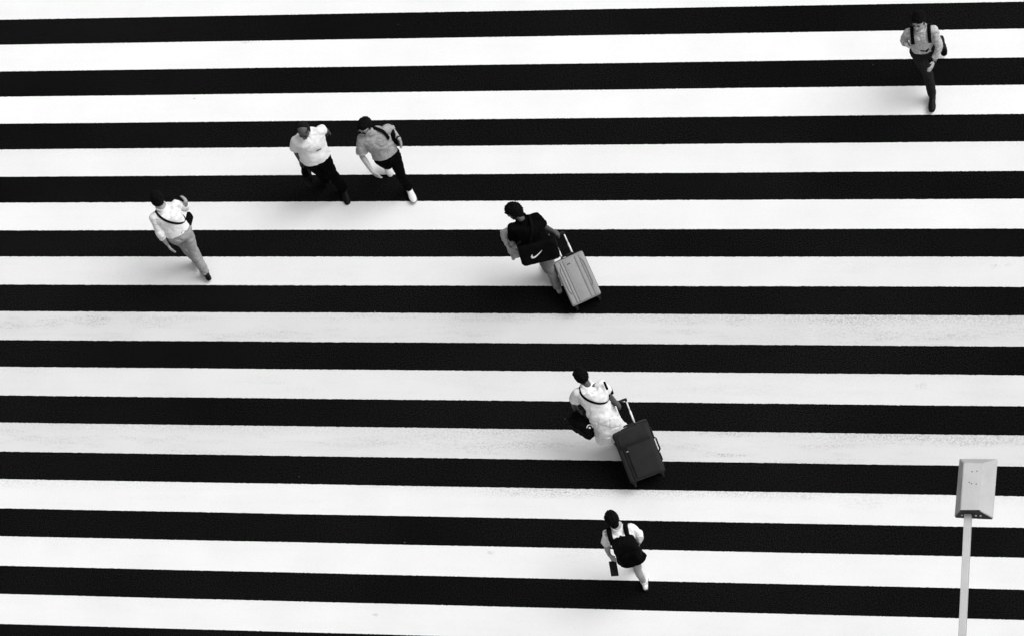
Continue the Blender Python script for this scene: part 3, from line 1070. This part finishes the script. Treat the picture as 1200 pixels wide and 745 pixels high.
# pale carrier bag in front of him
cb = atv(V4, 120, 322, 0.93)
bag = empty('carrier_bag', Vector((cb.x, cb.y, 0.7)), 'pale grey crumpled carrier bag held in front of the man in black', 'carrier bag')
bb = pouch('bag_body', cb + b.fw * 0.03, b.fw, b.rt, UP, 0.27, 0.12, 0.40, M_PLASTBAG, bag, 0.022, 12, 0.25)
bm = bmesh.new()
limb(bm, [cb + b.fw * 0.06 + UP * 0.19, b.tpL, cb - b.fw * 0.03 + UP * 0.19], [0.010, 0.008, 0.010], n=8)
link('handle', bm, M_PLASTBAG, bag)

# black handbag with pale round emblem, left hand of the woman in white
b = B5
c = atv(V5, 152, 365, 0.72)
bag = empty('handbag', Vector((c.x, c.y, 0.55)), 'bulky black handbag with a pale round emblem beside the woman in white dress', 'handbag')
ba = yawv(150)
bs = ba.cross(UP)
bn = (UP * 0.75 + bs * 0.25 - ba * 0.5).normalized()
bx = (ba - bn * ba.dot(bn)).normalized()
by = bn.cross(bx)
bb = pouch('bag_body', c, ba, bs, UP, 0.34, 0.19, 0.30, M_NYLON, bag, 0.016, 14, 0.3)
bm = bmesh.new()
limb(bm, [c + ba * 0.10 + UP * 0.14, b.tpL.lerp(b.wrL, 0.3) , c - ba * 0.08 + UP * 0.14], [0.011, 0.010, 0.011], n=8)
link('handle', bm, M_NYLON, bag)
tb = BVHTree.FromPolygons([v.co.copy() for v in bb.data.vertices], [tuple(p.vertices) for p in bb.data.polygons])
ec = atv(V5, 190, 376, 0.80)
vd = (CAM - ec).normalized()
hit = tb.ray_cast(ec + vd * 0.5, -vd)
if hit[0] is not None:
    ec, nn = hit[0], hit[1]
else:
    nn = vd
ua = (Vector((1, 0, 0)) - nn * nn.x).normalized()
ub = nn.cross(ua)
bm = bmesh.new()
ring = [ec + nn * 0.012 + (ua * math.cos(t * math.pi / 12) + ub * math.sin(t * math.pi / 12)) * 0.038 for t in range(1, 13)]
limb(bm, ring, [0.006] * len(ring), n=8)
sphere(bm, ec + nn * 0.008, 0.014, (1, 1, 0.6), seg=12)
link('emblem', bm, M_LOGOW, bb)
# thin crossbody bag of the same woman
tree = torso_bvh(b, 0.034)
fb = b.pel.lerp(b.neck, 0.30) + b.rt * 0.13 + b.fw * 0.16
bag = empty('crossbody_bag', fb - UP * 0.08, 'flat dark crossbody bag whose strap crosses the back of the woman in white', 'shoulder bag')
sL = b.neck - b.srt * 0.08
hR = b.pel.lerp(b.neck, 0.55) + b.srt * 0.21
cc = (sL + hR) / 2 - b.spine * 0.02
strap('strap', tree, cc, (sL - cc), b.fw, 0, 360, 0.038, M_NYLON, bag, off=0.010)
pouch('bag_body', fb, b.rt, b.fw, UP, 0.20, 0.05, 0.15, M_NYLON, bag, 0.003)
drs = [o for o in b.root.children if o.name.startswith('dress')][0]
bm = bmesh.new()
tip = atv(V5, 272, 130, 1.36)
tip2 = atv(V5, 286, 163, 1.30)
limb(bm, [tip, tip2], [0.016, 0.016], n=10)
link('sleeve_band', bm, M_BLKC, drs)

# black backpack of the girl
b = B6
tree = torso_bvh(b, 0.022)
c = b.pel.lerp(b.neck, 0.60) - b.sfw * 0.165 + b.srt * 0.035
bag = empty('backpack', Vector((c.x, c.y, c.z - 0.2)), 'black backpack on the back of the girl in white blouse', 'backpack')
bp_ = pouch('bag_body', c, b.srt, b.sfw, b.spine, 0.31, 0.17, 0.38, M_NYLON, bag, 0.012, 15, 0.45)
pk = pouch('front_pocket', c - b.sfw * 0.085 - b.spine * 0.06 + b.srt * 0.02, b.srt, b.sfw, b.spine, 0.24, 0.09, 0.22, M_BLKC, bag, 0.008, 16, 0.45)
shoulder_straps(b, tree, bag, M_NYLON, 0.060, (-1, 1), -110, 120, 0.105, 0.014)
bm = bmesh.new()
limb(bm, [c + b.spine * 0.215 - b.srt * 0.03, c + b.spine * 0.25, c + b.spine * 0.215 + b.srt * 0.03], [0.008] * 3, n=8)
link('grab_handle', bm, M_NYLON, bag)
bm = bmesh.new()
sphere(bm, c - b.srt * 0.15 + b.spine * 0.13 - b.sfw * 0.02, 0.016, seg=10)
link('charm', bm, M_LOGOW, bag)
for z_, s_ in ((0.02, 1), (-0.06, 1)):
    bm = bmesh.new()
    limb(bm, [c + b.srt * 0.14 * s_ + b.spine * z_, c + b.srt * 0.17 * s_ + b.spine * (z_ - 0.03)], [0.010, 0.008], n=8)
    link('buckle', bm, M_RUB, bag)
# flat dark folder in her left hand
c = atv(V6, 199, 515, 0.66)
e1 = atv(V6, 188, 455, 0.76)
e2 = atv(V6, 208, 570, 0.60)
al = (e2 - e1).normalized()
asd = Vector((al.y, -al.x, 0)).normalized()
bm = bmesh.new()
box(bm, (e1 + e2) / 2, al, asd, al.cross(asd), (e2 - e1).length, 0.095, 0.022, 0.004)
fo = link('folder', bm, M_DARKP, None, False)
fo['label'] = 'narrow dark folder held low in the left hand of the girl with the backpack'
fo['category'] = 'folder'

# backpack of the upper right man
b = B7
tree = torso_bvh(b, 0.020)
c = b.pel.lerp(b.neck, 0.40) - b.sfw * 0.18
bag = empty('backpack', Vector((c.x, c.y, c.z - 0.2)), 'dark backpack behind the man in pale patterned shirt', 'backpack')
pouch('bag_body', c, b.srt, b.sfw, b.spine, 0.27, 0.14, 0.36, M_NYLON, bag, 0.006, 17, 0.45)
shoulder_straps(b, tree, bag, M_NYLON, 0.045, (-1, 1), -120, 112, 0.108, 0.012)
bm = bmesh.new()
limb(bm, [b.wrL.lerp(b.elL, 0.02), b.wrL.lerp(b.elL, 0.12)], [0.034, 0.034], False, False)
link('wristwatch', bm, M_RUB, b.root)


# ------------------------------------------------------------------ suitcases
def suitcase(kind, B, T, Wd, width, thick, rods, label, rod_len, hand_pt=None):
    L = (T - B)
    ln = L.length
    L.normalize()
    Wd = (Wd - L * Wd.dot(L)).normalized()
    n = Wd.cross(L)
    if n.z < 0:
        n = -n
    C = (B + T) / 2 - n * thick / 2
    base = B - n * thick
    root = empty('suitcase', Vector((base.x, base.y, 0)), label, 'suitcase')
    hard = kind == 'hard'
    shell_m = M_SILVER if hard else M_CASE
    bm = bmesh.new()
    box(bm, C, Wd, L, n, width, ln, thick, 0.035 if hard else 0.045, 4)
    shell = link('shell', bm, shell_m, root)
    if hard:
        # pressed panels separated by grooves
        edges = [(-0.47, -0.335), (-0.31, -0.235), (-0.215, 0.165), (0.185, 0.305), (0.325, 0.47)]
        for a, e in edges:
            bm = bmesh.new()
            box(bm, (B + T) / 2 + Wd * (width * (a + e) / 2) + n * 0.003, Wd, L, n, width * (e - a), ln * 0.93, 0.014, 0.0055, 2)
            link('pressed_panel', bm, shell_m, shell)
        bm = bmesh.new()
        box(bm, C, Wd, L, n, width + 0.008, ln + 0.008, 0.022, 0.004)
        link('zip_seam', bm, M_RUB, root)
        bm = bmesh.new()
        box(bm, C - n * (thick * 0.12), Wd, L, n, width + 0.004, ln + 0.012, thick * 0.62, 0.03, 3)
        link('back_shell', bm, M_CASEB, root)
        bm = bmesh.new()
        box(bm, (B + T) / 2 + L * ln * 0.36 - Wd * width * 0.06 + n * 0.011, Wd, L, n, 0.045, 0.014, 0.004, 0.001)
        link('badge', bm, M_GRIME, shell)
        for s_ in (-1, 1):
            bm = bmesh.new()
            a0 = (B + T) / 2 + Wd * width * 0.40 * s_ + L * ln * 0.28 + n * 0.012
            limb(bm, [a0 + L * 0.05 - Wd * 0.02 * s_, a0, a0 - L * ln * 0.45, a0 - L * (ln * 0.45 + 0.05) - Wd * 0.02 * s_], [0.0035] * 4, n=8)
            link('rib', bm, M_GRIME, shell)
    else:
        bm = bmesh.new()
        box(bm, (B + T) / 2 - L * ln * 0.13 + Wd * width * 0.08 + n * 0.006, Wd, L, n, width * 0.70, ln * 0.62, 0.030, 0.012, 3)
        link('front_pocket', bm, M_CASE, shell)
        bm = bmesh.new()
        box(bm, (B + T) / 2 + L * ln * 0.33 + Wd * width * 0.02 + n * 0.003, Wd, L, n, width * 0.84, ln * 0.20, 0.022, 0.010, 3)
        link('top_pocket', bm, M_CASE, shell)
        bm = bmesh.new()
        box(bm, (B + T) / 2 + L * ln * 0.205 + Wd * width * 0.02 + n * 0.010, Wd, L, n, width * 0.86, 0.050, 0.020, 0.006)
        link('band', bm, M_CASEB, shell)
        bm = bmesh.new()
        box(bm, (B + T) / 2 - Wd * width * 0.335 + n * 0.008, Wd, L, n, 0.020, ln * 0.90, 0.010, 0.003)
        link('zip_seam', bm, M_CASEB, shell)
        bm = bmesh.new()
        box(bm, C + n * thick * 0.28, Wd, L, n, width + 0.012, ln + 0.012, 0.020, 0.006)
        link('piping', bm, M_CASEB, root)
        bm = bmesh.new()
        box(bm, (B + T) / 2 + L * ln * 0.10 - Wd * width * 0.27 + n * 0.024, Wd, L, n, 0.030, 0.010, 0.004, 0.001)
        link('badge', bm, M_PLASTBAG, shell)
        # side straps and buckles
        for dz, mm_, sz in ((0.16, M_CASEB, 0.16), (0.07, M_CHROME, 0.03), (0.0, M_CHROME, 0.022), (-0.16, M_CASEB, 0.10)):
            bm = bmesh.new()
            box(bm, C + Wd * (width / 2 + 0.012) + L * dz + n * thick * 0.10, Wd, L, n, 0.018, sz, 0.035, 0.004)
            link('side_buckle' if mm_ is M_CHROME else 'side_strap', bm, mm_, root)
        bm = bmesh.new()
        pts = [C + Wd * (width / 2 + 0.002) + L * 0.10 , C + Wd * (width / 2 + 0.03) + L * 0.07, C + Wd * (width / 2 + 0.03) - L * 0.07, C + Wd * (width / 2 + 0.002) - L * 0.10]
        limb(bm, pts, [0.011] * 4, n=10)
        link('side_handle', bm, M_CASEB, root)
    # carry handle on the top
    bm = bmesh.new()
    tc = C + L * (ln / 2)
    limb(bm, [tc - Wd * 0.09 + n * thick * 0.2, tc - Wd * 0.07 + L * 0.025 + n * thick * 0.2, tc + Wd * 0.07 + L * 0.025 + n * thick * 0.2, tc + Wd * 0.09 + n * thick * 0.2], [0.011] * 4, n=10)
    link('carry_handle', bm, M_RUB, root)
    # telescopic handle
    tops = []
    for s_ in (-1, 1):
        a = C + L * (ln / 2 - 0.02) + Wd * (rods / 2 * s_) - n * (thick * 0.30)
        e = a + L * rod_len
        tops.append(e)
        bm = bmesh.new()
        limb(bm, [a, a.lerp(e, 0.55)], [0.0125, 0.0125], n=12)
        limb(bm, [a.lerp(e, 0.55), e], [0.0095, 0.0095], n=12)
        link('handle_tube', bm, M_TUBE, root)
    bm = bmesh.new()
    limb(bm, [tops[0], tops[0] + L * 0.02, tops[1] + L * 0.02, tops[1]], [0.015, 0.017, 0.017, 0.015], n=12)
    link('grip', bm, M_RUB, root)
    # wheels: two on the ground, two on the raised side
    for s_ in (-1, 1):
        for t_ in (0, 1):
            wc = C - L * (ln / 2 + 0.018) + Wd * (width / 2 - 0.045) * s_ + n * (thick / 2 - 0.045) * (1 if t_ else -1)
            bm = bmesh.new()
            box(bm, wc + L * 0.012, Wd, L, n, 0.05, 0.03, 0.05, 0.006)
            hs_ = link('wheel_housing', bm, M_RUB, root)
            bm = bmesh.new()
            loft(bm, [(wc - L * 0.018 - Wd * 0.012, L * 0.026, n * 0.026), (wc - L * 0.018 + Wd * 0.012, L * 0.026, n * 0.026)], 20)
            link('wheel', bm, M_RUB, hs_)
    for t_ in (0, 1):
        wc = C - L * (ln / 2 + 0.018) + n * (thick / 2 - 0.045) * (1 if t_ else -1)
        print('wheel height', kind, t_, round((wc - L * 0.018).z, 3))
    print('grip', [round(x_, 2) for x_ in (tops[0] + tops[1]) / 2], 'L tilt', round(L.z, 2))
    return root


Bp = at(688, 352.2, 0.205)
Tp = reach(Bp, 0.61, 665.2, 301.4, 0.65)
Wd = at(682, 294, 0.6) - at(648, 308.7, 0.6)
suitcase('hard', Bp, Tp, Wd, Wd.length, 0.23, 0.15, 'silver ribbed hard-shell suitcase towed by the man in black', 0.31)
Bp = at(759.5, 559.2, 0.25)
Tp = reach(Bp, 0.68, 737, 501, 0.72)
Wd = at(757.4, 494, 0.6) - at(716.6, 508, 0.6)
suitcase('soft', Bp, Tp, Wd, Wd.length, 0.27, 0.15, 'large charcoal fabric suitcase towed by the woman in white dress', 0.32)

# ------------------------------------------------------------------ street lamp
ZR, ZT = 7.0, 7.26
a0 = at(1134.6, 600.5, ZR + 0.10)
a1 = at(1127.3, 752, ZR + 0.05)
a2 = a1 + (a1 - a0).normalized() * 1.1
pb = Vector((a2.x, a2.y, 0))
root = empty('street_lamp', pb, 'grey box-shaped street lamp head on a long arm above the crossing', 'street lamp')
o4 = [at(u, v, ZR) for u, v in ((1124.3, 537), (1168.7, 537.2), (1163.3, 606.2), (1118.5, 604.2))]
i4 = [at(u, v, ZT) for u, v in ((1129.2, 541.8), (1153.0, 542.3), (1147.5, 597.5), (1125.3, 597.5))]
bm = bmesh.new()
lo = [bm.verts.new(p - UP * 0.03) for p in o4]
mi = [bm.verts.new(p) for p in o4]
hi = [bm.verts.new(p) for p in i4]
for i in (0, 1, 3):
    j = (i + 1) % 4
    bm.faces.new((mi[i], mi[j], hi[j], hi[i]))
for i in range(4):
    j = (i + 1) % 4
    bm.faces.new((lo[i], lo[j], mi[j], mi[i]))
bm.faces.new((mi[2], mi[3], hi[3], hi[2]))
bm.faces.new(hi)
bm.faces.new(lo[::-1])
bmesh.ops.bevel(bm, geom=bm.edges[:], offset=0.006, segments=2, affect='EDGES')
head = link('lamp_head', bm, M_LAMP, root, False)
# dark recessed end plate on the near end
nE = (o4[2] - o4[3]).cross(i4[3] - o4[3]).normalized()
if nE.y > 0:
    nE = -nE
bm = bmesh.new()
q4 = [o4[3].lerp(o4[2], 0.02), o4[3].lerp(o4[2], 0.98), i4[2].lerp(i4[3], 0.02), i4[3].lerp(i4[2], 0.02)]
fr = [bm.verts.new(p + nE * 0.006 - UP * (0.025 if i < 2 else 0.004)) for i, p in enumerate(q4)]
bk = [bm.verts.new(p - nE * 0.01 - UP * (0.025 if i < 2 else 0.004)) for i, p in enumerate(q4)]
bm.faces.new(fr)
bm.faces.new(bk[::-1])
for i in range(4):
    bm.faces.new((fr[i], fr[(i + 1) % 4], bk[(i + 1) % 4], bk[i]))
end = link('end_plate', bm, M_LAMPD, head, False)
for t_ in (0.16, 0.30, 0.64, 0.80):
    bm = bmesh.new()
    p = q4[0].lerp(q4[1], t_).lerp(q4[3].lerp(q4[2], t_), 0.42)
    sphere(bm, p + nE * 0.012, 0.012, seg=10)
    link('bolt', bm, M_CHROME, end)
bm = bmesh.new()
dn_ = [at(u, v, ZR - 0.034) for u, v in ((1128, 543), (1163, 543), (1158, 598), (1123, 597))]
bot_ = [bm.verts.new(p - UP * 0.03) for p in dn_]
top_ = [bm.verts.new(p) for p in dn_]
bm.faces.new(bot_[::-1])
bm.faces.new(top_)
for i in range(4):
    bm.faces.new((bot_[i], bot_[(i + 1) % 4], top_[(i + 1) % 4], top_[i]))
link('glass_cover', bm, M_LOGOW, head, False)
for u, v in ((1139, 552), (1145, 551.5), (1136, 564.5), (1138.5, 566), (1144, 566.5)):
    bm = bmesh.new()
    sphere(bm, at(u, v, ZT + 0.002), 0.007, (1, 1, 0.3), seg=10)
    link('screw', bm, M_GRIME, head)
# square arm running to the pole outside the picture
bm = bmesh.new()
al = (a2 - a0).normalized()
asd = al.cross(UP).normalized()
box(bm, (a0 + a2) / 2, al, asd, asd.cross(al), (a2 - a0).length, 0.074, 0.085, 0.006)
link('arm', bm, M_LAMP, root, False)
bm = bmesh.new()
limb(bm, [pb + UP * 0.0, pb + UP * 3.5, Vector((a2.x, a2.y, a2.z + 0.12))], [0.10, 0.085, 0.07], False, True, 24)
link('pole', bm, M_LAMP, root)
bm = bmesh.new()
loft(bm, [(pb, Vector((.17, 0, 0)), Vector((0, .17, 0))), (pb + UP * .03, Vector((.17, 0, 0)), Vector((0, .17, 0)))], 24)
link('base_plate', bm, M_LAMP, root)
